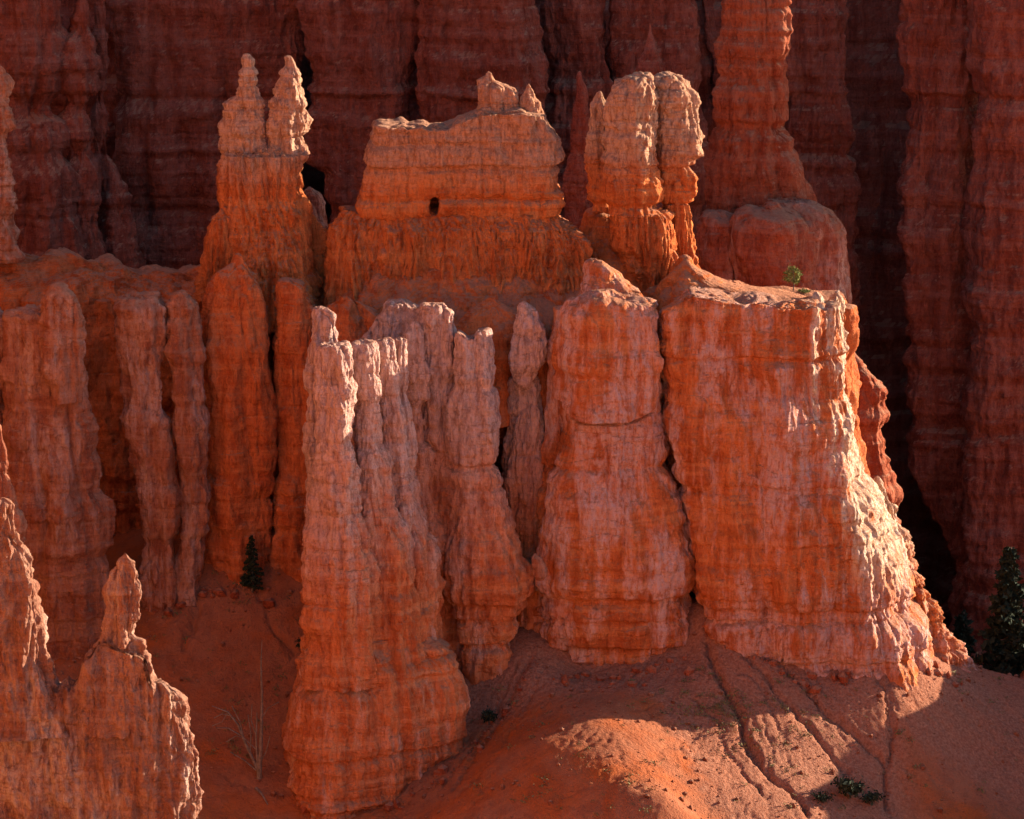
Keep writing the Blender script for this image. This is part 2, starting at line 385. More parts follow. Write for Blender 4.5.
def dirt():
    m = bpy.data.materials.new('dirt'); m.use_nodes = True; nt = m.node_tree
    b = nt.nodes['Principled BSDF']; b.inputs['Roughness'].default_value = 1; b.inputs['Specular IOR Level'].default_value = .05
    pos = nd(nt, 'ShaderNodeNewGeometry').outputs['Position']
    n1 = noise(nt, pos, .10, (1, 1, 1), 4, .6, 2); n2 = noise(nt, pos, .6, (1, 1, .3), 6, .65, 5); n3 = noise(nt, pos, 3.5, (1, 1, 1), 4, .7, 1)
    c = mix(nt, mapr(nt, n1, .38, .6), (.36, .085, .022), (.31, .11, .055))
    c = mix(nt, mapr(nt, n2, .4, .65, 0, .5), c, (.21, .06, .028))
    sp_ = nd(nt, 'ShaderNodeSeparateXYZ'); nt.links.new(pos, sp_.inputs[0])
    q = math_n(nt, 'ADD', sp_.outputs[0], math_n(nt, 'MULTIPLY', math_n(nt, 'ADD', sp_.outputs[1], 23), .33))
    q = math_n(nt, 'ADD', q, math_n(nt, 'MULTIPLY', math_n(nt, 'SUBTRACT', n2, .5), 5))
    fan = math_n(nt, 'MULTIPLY', mapr(nt, q, 11.5, 14.5), mapr(nt, sp_.outputs[0], 41, 35))
    fan = math_n(nt, 'MAXIMUM', fan, math_n(nt, 'MULTIPLY', mapr(nt, math_n(nt, 'ADD', sp_.outputs[1], math_n(nt, 'MULTIPLY', n2, 4)), -24, -20), mapr(nt, sp_.outputs[0], -14, -8)))
    c = mix(nt, math_n(nt, 'MULTIPLY', fan, .8), c, mix(nt, mapr(nt, n3, .35, .65), (.22, .085, .05), (.35, .16, .10)))     # pale gravel fan
    c = mix(nt, mapr(nt, sp_.outputs[1], -75, -120), c, (.68, .30, .13))     # unseen canyon floor, lightened to a sand colour to bounce warm light
    c = mix(nt, mapr(nt, n3, .58, .72, 0, .45), c, (.38, .17, .09))
    c = mix(nt, mapr(nt, n3, .40, .28, 0, .7), c, (.13, .05, .03))
    nt.links.new(c, b.inputs['Base Color'])
    bp = nd(nt, 'ShaderNodeBump', ins={'Strength': .8, 'Distance': .35}); nt.links.new(math_n(nt, 'ADD', n2, n3), bp.inputs['Height'])
    nt.links.new(bp.outputs[0], b.inputs['Normal']); return m
M_DIRT = dirt()
r_, c_ = GX.shape
idx = np.arange(r_*c_).reshape(r_, c_)
ground = mesh_np('ground', np.stack([GX, GY, GZ], -1).reshape(-1, 3), np.stack([idx[:-1, :-1], idx[:-1, 1:], idx[1:, 1:], idx[1:, :-1]], -1).reshape(-1, 4), M_DIRT)
tag(ground, kind='structure')

# ------------------------------------------------------------------ canyon walls added out of view to shape the light, and the far cliff
def wall_sheet(name, pts, zb, zt, mat, res=1.2, amp=3.0, seed=0, **dk):
    """a cliff following a ground line pts (x, y); faces the right-hand side of its direction"""
    pts = np.array(pts, float); sl = np.concatenate([[0], np.cumsum(np.hypot(*np.diff(pts, axis=0).T))])
    s = np.arange(0, sl[-1], res); X = np.interp(s, sl, pts[:, 0]); Yv = np.interp(s, sl, pts[:, 1])
    k = np.hanning(15); k /= k.sum()
    X = np.convolve(np.pad(X, 7, mode='edge'), k, 'valid'); Yv = np.convolve(np.pad(Yv, 7, mode='edge'), k, 'valid')
    tx, ty = np.gradient(X), np.gradient(Yv); l = np.hypot(tx, ty)+1e-6; nx, ny = ty/l, -tx/l
    z = np.arange(zb, zt, res)
    XX = np.repeat(X[None], len(z), 0); YY = np.repeat(Yv[None], len(z), 0); ZZ = np.repeat(z[:, None], len(X), 1)
    batter = smooth(zb, zt, ZZ)*(zt-zb)*.10
    d = disp(XX, YY, ZZ, seed=seed, **dk)-batter
    XX, YY = XX+nx*d, YY+ny*d
    # plateau behind the brim
    XT = np.stack([XX[-1]-nx*k_ for k_ in (2, 6, 14, 40)]); YT = np.stack([YY[-1]-ny*k_ for k_ in (2, 6, 14, 40)])
    ZT = np.stack([ZZ[-1]+dz_ for dz_ in (.6, 1.5, 2, -30)])
    XX, YY, ZZ = np.vstack([XX, XT]), np.vstack([YY, YT]), np.vstack([ZZ, ZT])
    r_, c_ = XX.shape; idx = np.arange(r_*c_).reshape(r_, c_)
    q = np.stack([idx[:-1, :-1], idx[:-1, 1:], idx[1:, 1:], idx[1:, :-1]], -1).reshape(-1, 4)
    return tag(mesh_np(name, np.stack([XX, YY, ZZ], -1).reshape(-1, 3), q, mat), kind='structure')
wall_sheet('cliff', [(-160, 55), (-60, 64), (-28, 66), (-26, 92), (-19, 92), (-17, 66), (0, 66), (33, 72), (39, 96), (51, 96), (57, 76), (72, 66), (90, 70), (110, 84), (150, 102)], -60, 100, M_FAR, .45, seed=21, flute=(7, 3.4), run=(1.6, .4), strata=(5, .7), rough=.5, blob=(9, 1.2))  # its right end, out of view, is bent in to block sky light
wall_sheet('added_canyon_wall', [(-150, -300), (-88, -210), (-64, -130), (-62, -75), (-78, -38), (-94, 0), (-110, 40), (-160, 55)], -62, 88, M_BOUNCE, 1.3, seed=22, flute=(9, 3), strata=(5, .8), blob=(12, 2))  # added out of view at left to bounce warm sunlight
wall_sheet('added_canyon_wall', [(160, 110), (132, 95), (130, 104), (150, 125), (190, 140)], -60, 112, M_FAR, 1.5, seed=23, flute=(9, 3), strata=(5, .8), blob=(12, 2))  # added out of view at right to keep sun off the far pillars

tag(loft('cliff', [(-178, 1300, 1384), (-120, 1290, 1400), (-40, 1285, 1445), (0, 1280, 1450), (700, 1280, 1404)], 59.2, M_FAR, depth=.6, res=.6, seed=24), kind='structure')  # unseen block added to keep sun off the banded tower
tag(loft('cliff', [(-11, 1240, 1325), (200, 1230, 1335), (700, 1200, 1380)], 45, M_FAR, depth=.6, res=.6, seed=25), kind='structure')  # second unseen block, added to shade the tower's foot
# ------------------------------------------------------------------ far pillars
FAR = dict(res=.22, plate=.2, ledges=((95, .9, .9), (150, .35, .7), (205, .5, .8)), flute=(4.2, 1.3), run=(.9, .3), strata=(4.6, .6), rough=.35, blob=(5, .7))
def far_pillar(label, prof, Y, mat=M_FAR, seed=0, **kw):
    k = dict(FAR); k.update(kw)
    o = loft('rock_pillar', prof, Y, mat, seed=seed, **k)
    return tag(o, label, 'rock pillar', 'pillars of the shaded far cliff')
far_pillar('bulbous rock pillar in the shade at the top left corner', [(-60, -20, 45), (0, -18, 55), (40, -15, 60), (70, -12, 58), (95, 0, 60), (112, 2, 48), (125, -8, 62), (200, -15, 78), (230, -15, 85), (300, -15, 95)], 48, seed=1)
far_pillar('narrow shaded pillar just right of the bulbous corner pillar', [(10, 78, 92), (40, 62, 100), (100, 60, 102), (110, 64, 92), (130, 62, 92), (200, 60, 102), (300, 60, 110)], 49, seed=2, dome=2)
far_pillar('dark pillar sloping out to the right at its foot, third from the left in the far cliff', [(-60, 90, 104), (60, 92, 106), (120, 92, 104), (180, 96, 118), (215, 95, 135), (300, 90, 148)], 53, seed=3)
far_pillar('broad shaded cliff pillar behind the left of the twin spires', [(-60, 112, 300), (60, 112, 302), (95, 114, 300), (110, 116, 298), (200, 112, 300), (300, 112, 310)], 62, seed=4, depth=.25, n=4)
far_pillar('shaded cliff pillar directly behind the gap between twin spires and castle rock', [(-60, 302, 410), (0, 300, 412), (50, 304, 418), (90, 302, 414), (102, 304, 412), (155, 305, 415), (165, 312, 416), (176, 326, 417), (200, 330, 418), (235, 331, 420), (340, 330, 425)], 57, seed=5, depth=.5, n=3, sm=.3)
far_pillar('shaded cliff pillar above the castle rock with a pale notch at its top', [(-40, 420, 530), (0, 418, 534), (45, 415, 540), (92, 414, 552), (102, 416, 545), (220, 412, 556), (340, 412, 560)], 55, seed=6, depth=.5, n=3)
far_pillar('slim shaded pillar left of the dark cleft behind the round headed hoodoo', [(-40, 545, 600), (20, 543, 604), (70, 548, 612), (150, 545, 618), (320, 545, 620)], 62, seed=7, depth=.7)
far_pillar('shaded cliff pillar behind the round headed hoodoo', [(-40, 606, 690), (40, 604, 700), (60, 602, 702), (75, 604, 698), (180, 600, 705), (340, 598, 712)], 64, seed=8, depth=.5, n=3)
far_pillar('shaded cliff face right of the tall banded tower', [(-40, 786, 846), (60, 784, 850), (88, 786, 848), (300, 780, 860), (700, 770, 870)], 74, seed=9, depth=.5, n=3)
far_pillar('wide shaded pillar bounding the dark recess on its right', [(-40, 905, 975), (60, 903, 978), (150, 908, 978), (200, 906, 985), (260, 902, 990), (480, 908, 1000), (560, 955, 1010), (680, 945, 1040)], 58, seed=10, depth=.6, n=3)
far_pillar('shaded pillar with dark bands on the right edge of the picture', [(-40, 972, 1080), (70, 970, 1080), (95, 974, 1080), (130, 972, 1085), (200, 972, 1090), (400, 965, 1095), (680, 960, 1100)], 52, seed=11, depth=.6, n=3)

# needles behind the ridge
tag(loft('rock_needle', [(79, 577, 582), (90, 575, 588), (120, 573, 590), (150, 570, 592), (190, 564, 594), (300, 556, 600)], 20, M_FAR, seed=12, depth=.8, dome=.8, flute=(2, .4), run=(.7, .1), strata=(2, .25), blob=(2, .25), rough=.2),
    'slim dark red rock needle between castle rock and round headed hoodoo', 'rock needle', 'rock needles')
tag(loft('rock_needle', [(30, 648, 652), (42, 645, 656), (60, 640, 660), (75, 636, 666), (120, 630, 672), (320, 625, 680)], 34, M_FAR, seed=13, depth=.8, dome=.8, flute=(2, .5), run=(.8, .15), strata=(2, .3), blob=(2, .3), rough=.25),
    'shaded rock needle rising behind the top of the round headed hoodoo', 'rock needle', 'rock needles')

# tall banded tower at right
t = thing('rock_tower', 'tall banded red tower with swollen lobes at its foot', 'rock tower')
kw = dict(res=.18, ledges=((58, .4, .6), (84, .25, .5), (122, .5, .8), (204, .25, .6)), flute=(2.4, .8), run=(.8, .22), strata=(3.2, .45), rough=.3, blob=(4, .5))
loft('shaft', [(-40, 728, 782), (0, 722, 787), (45, 718, 788), (60, 712, 788), (74, 720, 786), (85, 712, 788), (118, 714, 788), (126, 718, 786), (140, 712, 794), (160, 712, 798), (200, 708, 812), (260, 706, 830), (420, 700, 850)], 26, M_TOWER, t, seed=14, depth=.8, n=3, **kw)
kb = dict(res=.18, plate=.2, flute=(3.5, 1.0), run=(.9, .1), strata=(3, .15), rough=.2, blob=(5, .4))
loft('foot_lobe', [(210, 706, 726), (217, 698, 742), (235, 694, 752), (262, 695, 752), (290, 700, 752), (400, 700, 765)], 20.5, M_FOOT, t, seed=15, dome=.2, **kb)
loft('foot_lobe', [(206, 748, 780), (214, 734, 806), (232, 727, 816), (250, 726, 818), (275, 734, 812), (300, 742, 815), (420, 742, 820)], 18.5, M_FOOT, t, seed=16, dome=.2, **kb)
loft('foot_lobe', [(200, 765, 812), (208, 758, 830), (220, 755, 840), (240, 755, 846), (290, 760, 850), (350, 770, 856), (500, 770, 868)], 20.5, M_FOOT, t, seed=17, dome=.2, **kb)
loft('foot_lobe', [(345, 836, 852), (365, 834, 862), (390, 830, 888), (410, 828, 892), (430, 828, 884), (470, 828, 893), (490, 828, 895), (560, 826, 900), (640, 820, 910)], 14, M_TOWER, t, seed=18, dome=.5, **dict(kb, strata=(3, .45)))

# ------------------------------------------------------------------ the ridge that carries the castle
t = thing('rock_ridge', 'long fluted red rock ridge joining castle rock and hoodoos across the middle', 'rock ridge')
kr = dict(res=.15, flute=(3.6, 1.3), run=(.8, .15), strata=(3.4, .25), rough=.22, blob=(6, .8))
loft('saddle', [(292, -80, 325), (330, -80, 325), (560, -80, 325), (800, -80, 325)], 4, M_RED, t, seed=30, depth=5+5.5, n=5,
     crest=[(-80, 222), (0, 230), (30, 246), (60, 252), (100, 262), (140, 271), (180, 268), (200, 262), (230, 258), (300, 262), (340, 268)], **kr)
loft('central_wall', [(304, 325, 640), (340, 322, 645), (560, 318, 650), (800, 310, 660)], -1, M_RED, t, seed=31, depth=5+4.6, n=5,
     crest=[(280, 272), (340, 292), (560, 292), (605, 294), (650, 302)], **kr)
loft('right_wall', [(300, 610, 850), (330, 610, 850), (560, 600, 870), (800, 600, 880)], -1, M_RED, t, seed=32, depth=5+6, n=4,
     crest=[(600, 290), (690, 262), (710, 281), (740, 289), (850, 296)], **kr)

loft('talus_apron', [(266, 345, 582), (284, 336, 602), (304, 326, 626), (330, 320, 640), (420, 316, 640)], -1, M_RED, t, seed=35, depth=[(266, 3.4), (284, 4.9), (304, 6.8), (330, 8.2), (420, 8.4)], n=4, dome=.2, **dict(kr, crack=.06, run=(.8, .1), flute=(4, .9)))
loft('debris_mound', [(300, 484, 496), (310, 468, 520), (322, 456, 536), (345, 445, 548), (420, 440, 552)], -9, M_RED, t, seed=33, depth=.5, dome=.3, **dict(kr, crack=.06))
loft('debris_mound', [(296, 338, 350), (306, 326, 368), (322, 316, 384), (345, 310, 396), (420, 305, 400)], -9.5, M_RED, t, seed=34, depth=.5, dome=.3, **dict(kr, crack=.1))

# ------------------------------------------------------------------ castle rock
t = thing('castle_rock', 'castle shaped pale topped rock wall with a dark window and two pinnacles', 'rock formation')
kc = dict(res=.11, flute=(3.5, .35), run=(.55, .12), ledges=((163, .5, .35), (195, .35, .3), (214, .3, .3), (140, .2, .25)), strata=(1.4, .3), rough=.18, blob=(3, .3))
wx, wz = P(434, 207, -3)[0], P(434, 207, -3)[2]
def win(X, Y, Z): return -4.5*smooth(1.15, .75, np.abs((X-wx-.06*(Z-wz))/.42)**2.6+np.abs((Z-wz)/.86)**3)*(Y < 0)
loft('upper_wall', [(126, 374, 545), (135, 372, 556), (142, 370, 561), (158, 367, 562), (163, 365, 558), (168, 364, 559), (185, 361, 560), (195, 359, 564), (205, 358, 562), (216, 356, 558), (225, 350, 560)], 0, M_CASTLE, t, seed=40,
     depth=5+3.2, n=6, sm=.25, edge=150, dome=.25, crest=[(370, 124), (379, 122), (396, 125), (402, 122), (408, 126), (423, 123), (428, 127), (447, 126), (458, 120), (470, 115), (482, 111), (520, 110), (545, 114), (556, 124)], extra=win, **kc)
kl = dict(res=.10, plate=.1, crack=.1, flute=(2.4, .8), run=(.5, .62), strata=(2, .08), rough=.2, blob=(3, .3))
loft('lower_wall', [(213, 346, 558), (218, 340, 563), (226, 334, 574), (238, 331, 586), (262, 329, 590), (280, 326, 600), (300, 322, 606), (345, 318, 615)], -.6, M_CASTLE, t, seed=41, depth=[(213, 2.3), (226, 3.1), (262, 3.9), (300, 4.6), (345, 6)], n=6, sm=.3, dome=.2,
     crest=[(334, 212), (345, 207), (356, 209), (362, 213), (540, 213), (560, 214), (590, 220)], edge=224, **kl)
kp = dict(res=.06, flute=(.9, .25), run=(.35, .12), strata=(.8, .22), rough=.2, plate=.1, blob=(1.2, .12))
p = loft('pinnacle', [(75, 485, 492), (80, 478, 494), (84, 477, 504), (87, 477, 514), (92, 478, 516), (104, 478, 518), (120, 475, 523)], 0, M_CASTLE, t, seed=42, depth=.7, dome=.3, sm=.15, **kp)
loft('pinnacle', [(86, 526, 532), (93, 523, 535), (97, 521, 536), (102, 520, 540), (108, 519, 542), (120, 517, 545)], 0, M_CASTLE, t, seed=43, depth=.8, dome=.3, sm=.15, **kp)

# ------------------------------------------------------------------ twin spires
t = thing('twin_spire_hoodoo', 'red hoodoo with two pale pointed spires side by side', 'hoodoo')
ks = dict(res=.09, flute=(1.6, .5), run=(.5, .16), strata=(1.3, .32), rough=.34, blob=(1.8, .45))
loft('spire', [(56, 244, 251), (60, 242, 256), (66, 241, 255), (78, 238, 259), (92, 235, 263), (105, 230, 265), (120, 227, 266), (135, 225, 267), (150, 226, 268), (156, 228, 268)], 0, M_SPIRE, t, seed=50, depth=.8, dome=.2, sm=.2, **ks)
loft('spire', [(57, 285, 291), (64, 285, 294), (76, 279, 299), (88, 272, 304), (98, 270, 307), (120, 267, 311), (128, 266, 309), (150, 265, 307), (156, 264, 304)], -.2, M_SPIRE, t, seed=51, depth=.8, dome=.2, sm=.2, **ks)
loft('base', [(153, 224, 305), (165, 221, 301), (180, 219, 301), (193, 219, 302), (205, 222, 304), (225, 224, 306), (245, 226, 308), (262, 226, 310), (290, 225, 318), (320, 225, 330)], 0, M_SPIRE, t, seed=52, depth=[(153, 3), (200, 3.2), (320, 7)], n=3, sm=.3, **dict(kl, flute=(2.4, .6), blob=(3, .15), strata=(2, .2)))
loft('side_fin', [(188, 292, 302), (196, 288, 305), (206, 286, 311), (218, 285, 317), (232, 285, 323), (246, 285, 328), (262, 285, 332), (290, 285, 335), (320, 285, 338)], 1.0, M_SPIRE, t, seed=54, depth=.5, sm=.15, dome=.1, **dict(kl, res=.09, blob=(3, .1), flute=(2.4, .4)))
loft('side_knob', [(211, 218, 229), (218, 210, 236), (230, 205, 239), (245, 203, 239), (262, 201, 238), (280, 199, 236), (300, 196, 234)], -2.5, M_SPIRE, t, seed=53, depth=.8, dome=.4, **dict(kl, res=.09))

# ------------------------------------------------------------------ round headed hoodoo
t = thing('round_headed_hoodoo', 'round headed pale topped hoodoo split by clefts, right of castle rock', 'hoodoo')
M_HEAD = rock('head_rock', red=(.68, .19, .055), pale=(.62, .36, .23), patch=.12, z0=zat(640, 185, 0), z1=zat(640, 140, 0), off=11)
kh = dict(res=.09, flute=(1.8, .45), run=(.5, .14), strata=(1.4, .25), rough=.3, ledges=((165, .4, .4), (128, .2, .3), (203, .5, .5)), blob=(2.2, .3), blobz=2.5)
loft('head', [(77, 626, 652), (82, 616, 656), (92, 611, 657), (110, 609, 657), (130, 607, 656), (150, 606, 656), (158, 604, 654), (175, 605, 658), (185, 603, 662), (196, 604, 660), (206, 608, 656), (214, 610, 662)], -.6, M_HEAD, t, seed=60, depth=.8, n=2.8, dome=.2, sm=.25, **kh)
loft('head', [(76, 655, 682), (82, 650, 691), (95, 650, 697), (122, 652, 699), (132, 652, 701), (140, 654, 704), (152, 654, 701), (158, 656, 692), (165, 655, 689), (176, 656, 694), (190, 657, 695), (200, 658, 690), (208, 660, 688)], 1.8, M_HEAD, t, seed=61, depth=.9, n=2.8, dome=.15, sm=.2, **kh)
loft('head', [(96, 596, 603), (105, 590, 608), (125, 588, 610), (145, 585, 612), (175, 585, 614), (195, 585, 614), (210, 592, 616)], 1.5, M_HEAD, t, seed=62, depth=.9, dome=.5, sm=.25, **kh)
loft('stem', [(204, 666, 688), (215, 668, 691), (240, 672, 693), (262, 676, 697), (285, 680, 706), (310, 680, 716)], 1.4, M_HEAD, t, seed=63, depth=1.1, sm=.3, **dict(kl, res=.09))
loft('base', [(212, 610, 668), (225, 608, 674), (245, 612, 676), (262, 620, 682), (278, 634, 686), (292, 640, 692), (310, 640, 698)], -.6, M_HEAD, t, seed=64, depth=.75, sm=.3, dome=.3, **dict(kl, res=.09))
loft('talus_skirt', [(215, 590, 625), (240, 580, 650), (270, 572, 690), (300, 565, 700), (340, 560, 710)], 3.0, M_HEAD, t, seed=65, depth=.7, sm=.4, **dict(kl, res=.12, run=(.5, .08)))

loft('talus_skirt', [(258, 680, 692), (266, 674, 697), (274, 668, 708), (281, 662, 724), (287, 658, 748), (293, 654, 790), (300, 650, 815), (340, 645, 830)], -4.5, M_HEAD, t, seed=66, depth=[(258, .8), (281, 2.5), (300, 4.5), (340, 6)], sm=.3, dome=.2, **dict(kl, res=.12, run=(.5, .08), crack=.05, rough=.12))

# ------------------------------------------------------------------ left side
tag(loft('hoodoo', [(66, -8, 2), (75, -12, 9), (90, -14, 13), (105, -14, 11), (128, -15, 13), (140, -15, 5), (148, -15, 7), (165, -16, 15), (200, -16, 19), (214, -16, 14), (235, -20, 20), (260, -20, 24)], 0, M_PALE, seed=70, depth=.9, **ks),
    'knobbly rim lit hoodoo cut by the left edge, standing on the saddle', 'hoodoo')
M_LEFT = M_PALE
t = thing('buff_hoodoo', 'thick buff column with a lit notch at its top right, at the left edge', 'hoodoo')
kk = dict(res=.11, flute=(3, .9), run=(.7, .16), strata=(3, .3), rough=.26, blob=(3.5, .5))
loft('column', [(314, 8, 70), (325, 5, 76), (355, 4, 80), (400, 4, 84), (425, 2, 92), (460, 0, 92), (490, -2, 98), (515, -4, 108), (530, -4, 105), (560, -4, 103), (620, -6, 107), (700, -6, 110)], -17, M_LEFT, t, seed=71, depth=.7, n=2.8, **kk)
loft('cap_knob', [(289, 50, 68), (294, 44, 76), (305, 42, 81), (325, 43, 84), (350, 46, 85), (400, 50, 88)], -18.5, M_LEFT, t, seed=72, depth=.9, dome=.4, **kk)
loft('side_rib', [(315, -30, 8), (430, -32, 10), (560, -36, 14), (700, -36, 16)], -15, M_LEFT, t, seed=73, depth=.7, **kk)
tag(loft('hoodoo', [(428, -12, 4), (445, -16, 7), (480, -18, 10), (500, -20, 14), (530, -20, 18), (560, -24, 22), (760, -30, 26)], -40, M_PALE, seed=74, depth=.8, **kk),
    'dim slim hoodoo behind the lit foreground spur, at the left edge', 'hoodoo')

t = thing('twin_column_hoodoo', 'pair of joined knobbly buff columns left of the dark red column', 'hoodoo')
kk2 = dict(kk, blob=(2.6, .55), flute=(2.4, .7))
loft('column', [(297, 118, 158), (305, 114, 166), (335, 115, 167), (355, 118, 162), (395, 120, 160), (420, 124, 170), (445, 128, 171), (470, 132, 175), (497, 136, 182), (515, 138, 178), (545, 142, 176), (590, 140, 178), (640, 138, 180)], -13, M_LEFT, t, seed=75, depth=.8, dome=.5, **kk2)
loft('column', [(296, 172, 194), (305, 168, 200), (350, 166, 203), (380, 172, 202), (420, 176, 206), (470, 178, 207), (505, 180, 209), (530, 178, 205), (580, 170, 198), (640, 160, 198)], -12.5, M_LEFT, t, seed=76, depth=.9, dome=.5, **kk2)
tag(loft('hoodoo', [(262, 232, 244), (275, 216, 256), (292, 202, 262), (330, 200, 269), (400, 204, 276), (440, 206, 275), (480, 208, 274), (495, 206, 270), (540, 206, 272), (620, 204, 276)], -9, M_RED, seed=78, depth=.75, dome=.8, sm=.8, **dict(kk, run=(.6, .1), rough=.18)),
    'smooth dark red round shouldered column under the twin spires', 'hoodoo')
tag(loft('hoodoo', [(290, 280, 305), (310, 276, 318), (400, 278, 322), (480, 278, 322), (500, 274, 322), (560, 270, 325), (640, 268, 325)], -8.5, M_RED, seed=79, depth=.9, dome=.8, sm=.8, **dict(kk, run=(.6, .1), rough=.18)),
    'plain red column squeezed between dark red column and white streaked front hoodoo', 'hoodoo')

# ------------------------------------------------------------------ front fluted hoodoo
t = thing('front_hoodoo', 'big front hoodoo of fluted pale columns with sunlit white edges over a swollen red base', 'hoodoo')
kf = dict(res=.10, sm=.3, plate=.14, flute=(1.8, .6), run=(.6, .17), strata=(2.4, .24), rough=.26, blob=(2.6, .34), blobz=3.2)
loft('column', [(344, 318, 350), (352, 314, 354), (400, 314, 354), (440, 313, 354), (455, 314, 357), (480, 314, 360), (520, 311, 366), (550, 306, 372), (600, 304, 378), (640, 303, 380), (680, 300, 384)], -29.5, M_FRONT, t, ledges=((545, .3, .3), (600, .25, .3)), seed=80, depth=1.0, n=2.6, dome=.12, **kf)
loft('column', [(342, 352, 374), (350, 350, 377), (400, 352, 378), (445, 354, 384), (465, 354, 392), (490, 354, 392), (510, 354, 400), (550, 352, 414), (640, 350, 425), (690, 350, 430)], -26.3, M_FRONT, t, seed=81, depth=1.2, dome=.12, **kf)
loft('column', [(340, 378, 396), (348, 374, 400), (385, 376, 400), (440, 378, 404), (470, 380, 410), (520, 382, 424), (560, 384, 436), (640, 380, 440), (690, 380, 444)], -24, M_FRONT, t, seed=82, depth=1.2, dome=.12, **kf)
loft('column', [(339, 394, 408), (348, 392, 409), (390, 393, 407), (420, 394, 411), (455, 394, 416), (470, 394, 413), (500, 396, 420), (540, 400, 432), (580, 400, 440), (640, 400, 440), (690, 400, 442)], -22.5, M_FRONT, t, seed=83, depth=1.3, dome=.12, **kf)
loft('cap_block', [(318, 366, 446), (328, 358, 452), (345, 353, 455), (420, 350, 458), (520, 350, 465), (640, 350, 470)], -13.5, M_FRONT, t, seed=84, depth=.35, n=3, dome=.3, edge=420, crest=[(352, 344), (362, 333), (376, 318), (390, 304), (402, 302), (412, 307), (428, 305), (440, 310), (456, 326)], **kf)
loft('base', [(632, 312, 430), (640, 301, 438), (648, 303, 448), (672, 298, 462), (690, 294, 468), (715, 290, 470), (742, 286, 468), (750, 290, 462), (775, 287, 455), (790, 298, 448), (800, 300, 440), (830, 296, 432), (880, 290, 430)], -27, M_FRONT, t, seed=85, depth=[(632, 5.2), (660, 6.0), (700, 6.8), (760, 7.4), (880, 7.2)], section=[(-1, .3), (-.97, -.5), (-.7, -1), (-.2, -.95), (.3, -.6), (.7, -.3), (.97, .1), (.8, .7), (0, 1), (-.8, .8)], ledges=((655, .4, .4), (672, .5, .4), (742, .7, .4), (790, .7, .4)), **dict(kf, strata=(3, .35), flute=(3, .5)))
loft('rear_column', [(308, 312, 330), (316, 310, 338), (345, 308, 342), (400, 306, 342), (500, 308, 345), (560, 304, 348), (640, 302, 350)], -22, M_FRONT, t, seed=86, depth=.9, dome=.1, n=3, **kf)
t = thing('rear_hoodoo', 'shaded notched columns between front hoodoo and blocky topped column', 'hoodoo')
loft('column', [(304, 420, 446), (312, 419, 456), (340, 418, 458), (420, 420, 462), (520, 424, 470), (620, 424, 480), (700, 424, 480)], -15.5, M_FRONT, t, seed=87, depth=.8, dome=.1, n=3, **kf)
loft('column', [(324, 408, 420), (332, 404, 425), (355, 405, 424), (375, 404, 428), (398, 404, 430), (405, 410, 422), (440, 406, 424), (450, 406, 436), (490, 404, 434), (530, 402, 446), (620, 400, 450), (700, 400, 450)], -17, M_FRONT, t, seed=88, depth=.9, dome=.5, **kf)

tag(loft('hoodoo', [(330, 455, 490), (338, 454, 492), (370, 453, 494), (410, 450, 498), (452, 450, 501), (462, 450, 500), (475, 449, 503), (500, 449, 505), (530, 446, 512), (550, 443, 520), (575, 444, 528), (600, 446, 528), (612, 448, 522), (625, 456, 520), (640, 456, 510), (660, 458, 514), (700, 462, 508), (760, 466, 500)], -17, M_FRONT, seed=89, ledges=((462, .5, .4), (600, .5, .5), (615, .5, .4), (640, .5, .4)), depth=.85, n=2.8, dome=.2, edge=360, crest=[(450, 333), (458, 331), (463, 334), (468, 338), (474, 337), (479, 330), (488, 329), (497, 333)], **dict(kf, blob=(2.6, .35))),
    'pale column with a notched blocky top just right of the front hoodoo', 'hoodoo')
t = thing('slim_hoodoo', 'slim shaded column with a hanging bulbous head left of the square central buttress', 'hoodoo')
loft('head', [(306, 518, 532), (314, 513, 540), (330, 511, 546), (350, 511, 545), (370, 511, 541), (380, 514, 536), (386, 518, 530)], -13, M_FRONT, t, seed=90, depth=.8, dome=.5, **kf)
loft('stem', [(378, 510, 536), (400, 509, 537), (440, 507, 543), (480, 504, 546), (520, 506, 546), (600, 500, 560), (700, 500, 560)], -11.6, M_FRONT, t, seed=91, depth=.8, **kf)

# ------------------------------------------------------------------ central buttress
t = thing('central_buttress', 'square shouldered orange buttress with a curved slab crack in its upper face', 'rock buttress')
cxs, czs = P(608, 360, -18)[0], P(608, 360, -18)[2]
def slab(X, Y, Z):
    u = (X-cxs)/4.6; v = (Z-czs)/6.2
    e = np.where(v < 0, np.sqrt(u**4+v**4), np.abs(u))
    e = e+.035*pn(X*.5, 0*Y, Z*.5, 71)+.02*pn(X*1.6, 0*Y, Z*1.6, 72)
    inside = smooth(1.04, .96, e)*(Y < -14); groove = np.exp(-((e-1.05)/(.035+.03*np.abs(pn(X*.8, 0*Y, Z*.8, 73))))**2)*np.clip(.65+pn(X*.45, 0*Y, Z*.3, 74), .1, 1)*(Y < -14)*(v < .6)
    return .9*inside-.75*groove
kb2 = dict(res=.11, flute=(4.2, .8), run=(.7, .16), strata=(2.8, .3), rough=.17, plate=.15, blob=(4, .35), ledges=((462, .4, .5), (590, .8, .55), (612, .5, .4), (640, .8, .5), (655, .4, .4)))
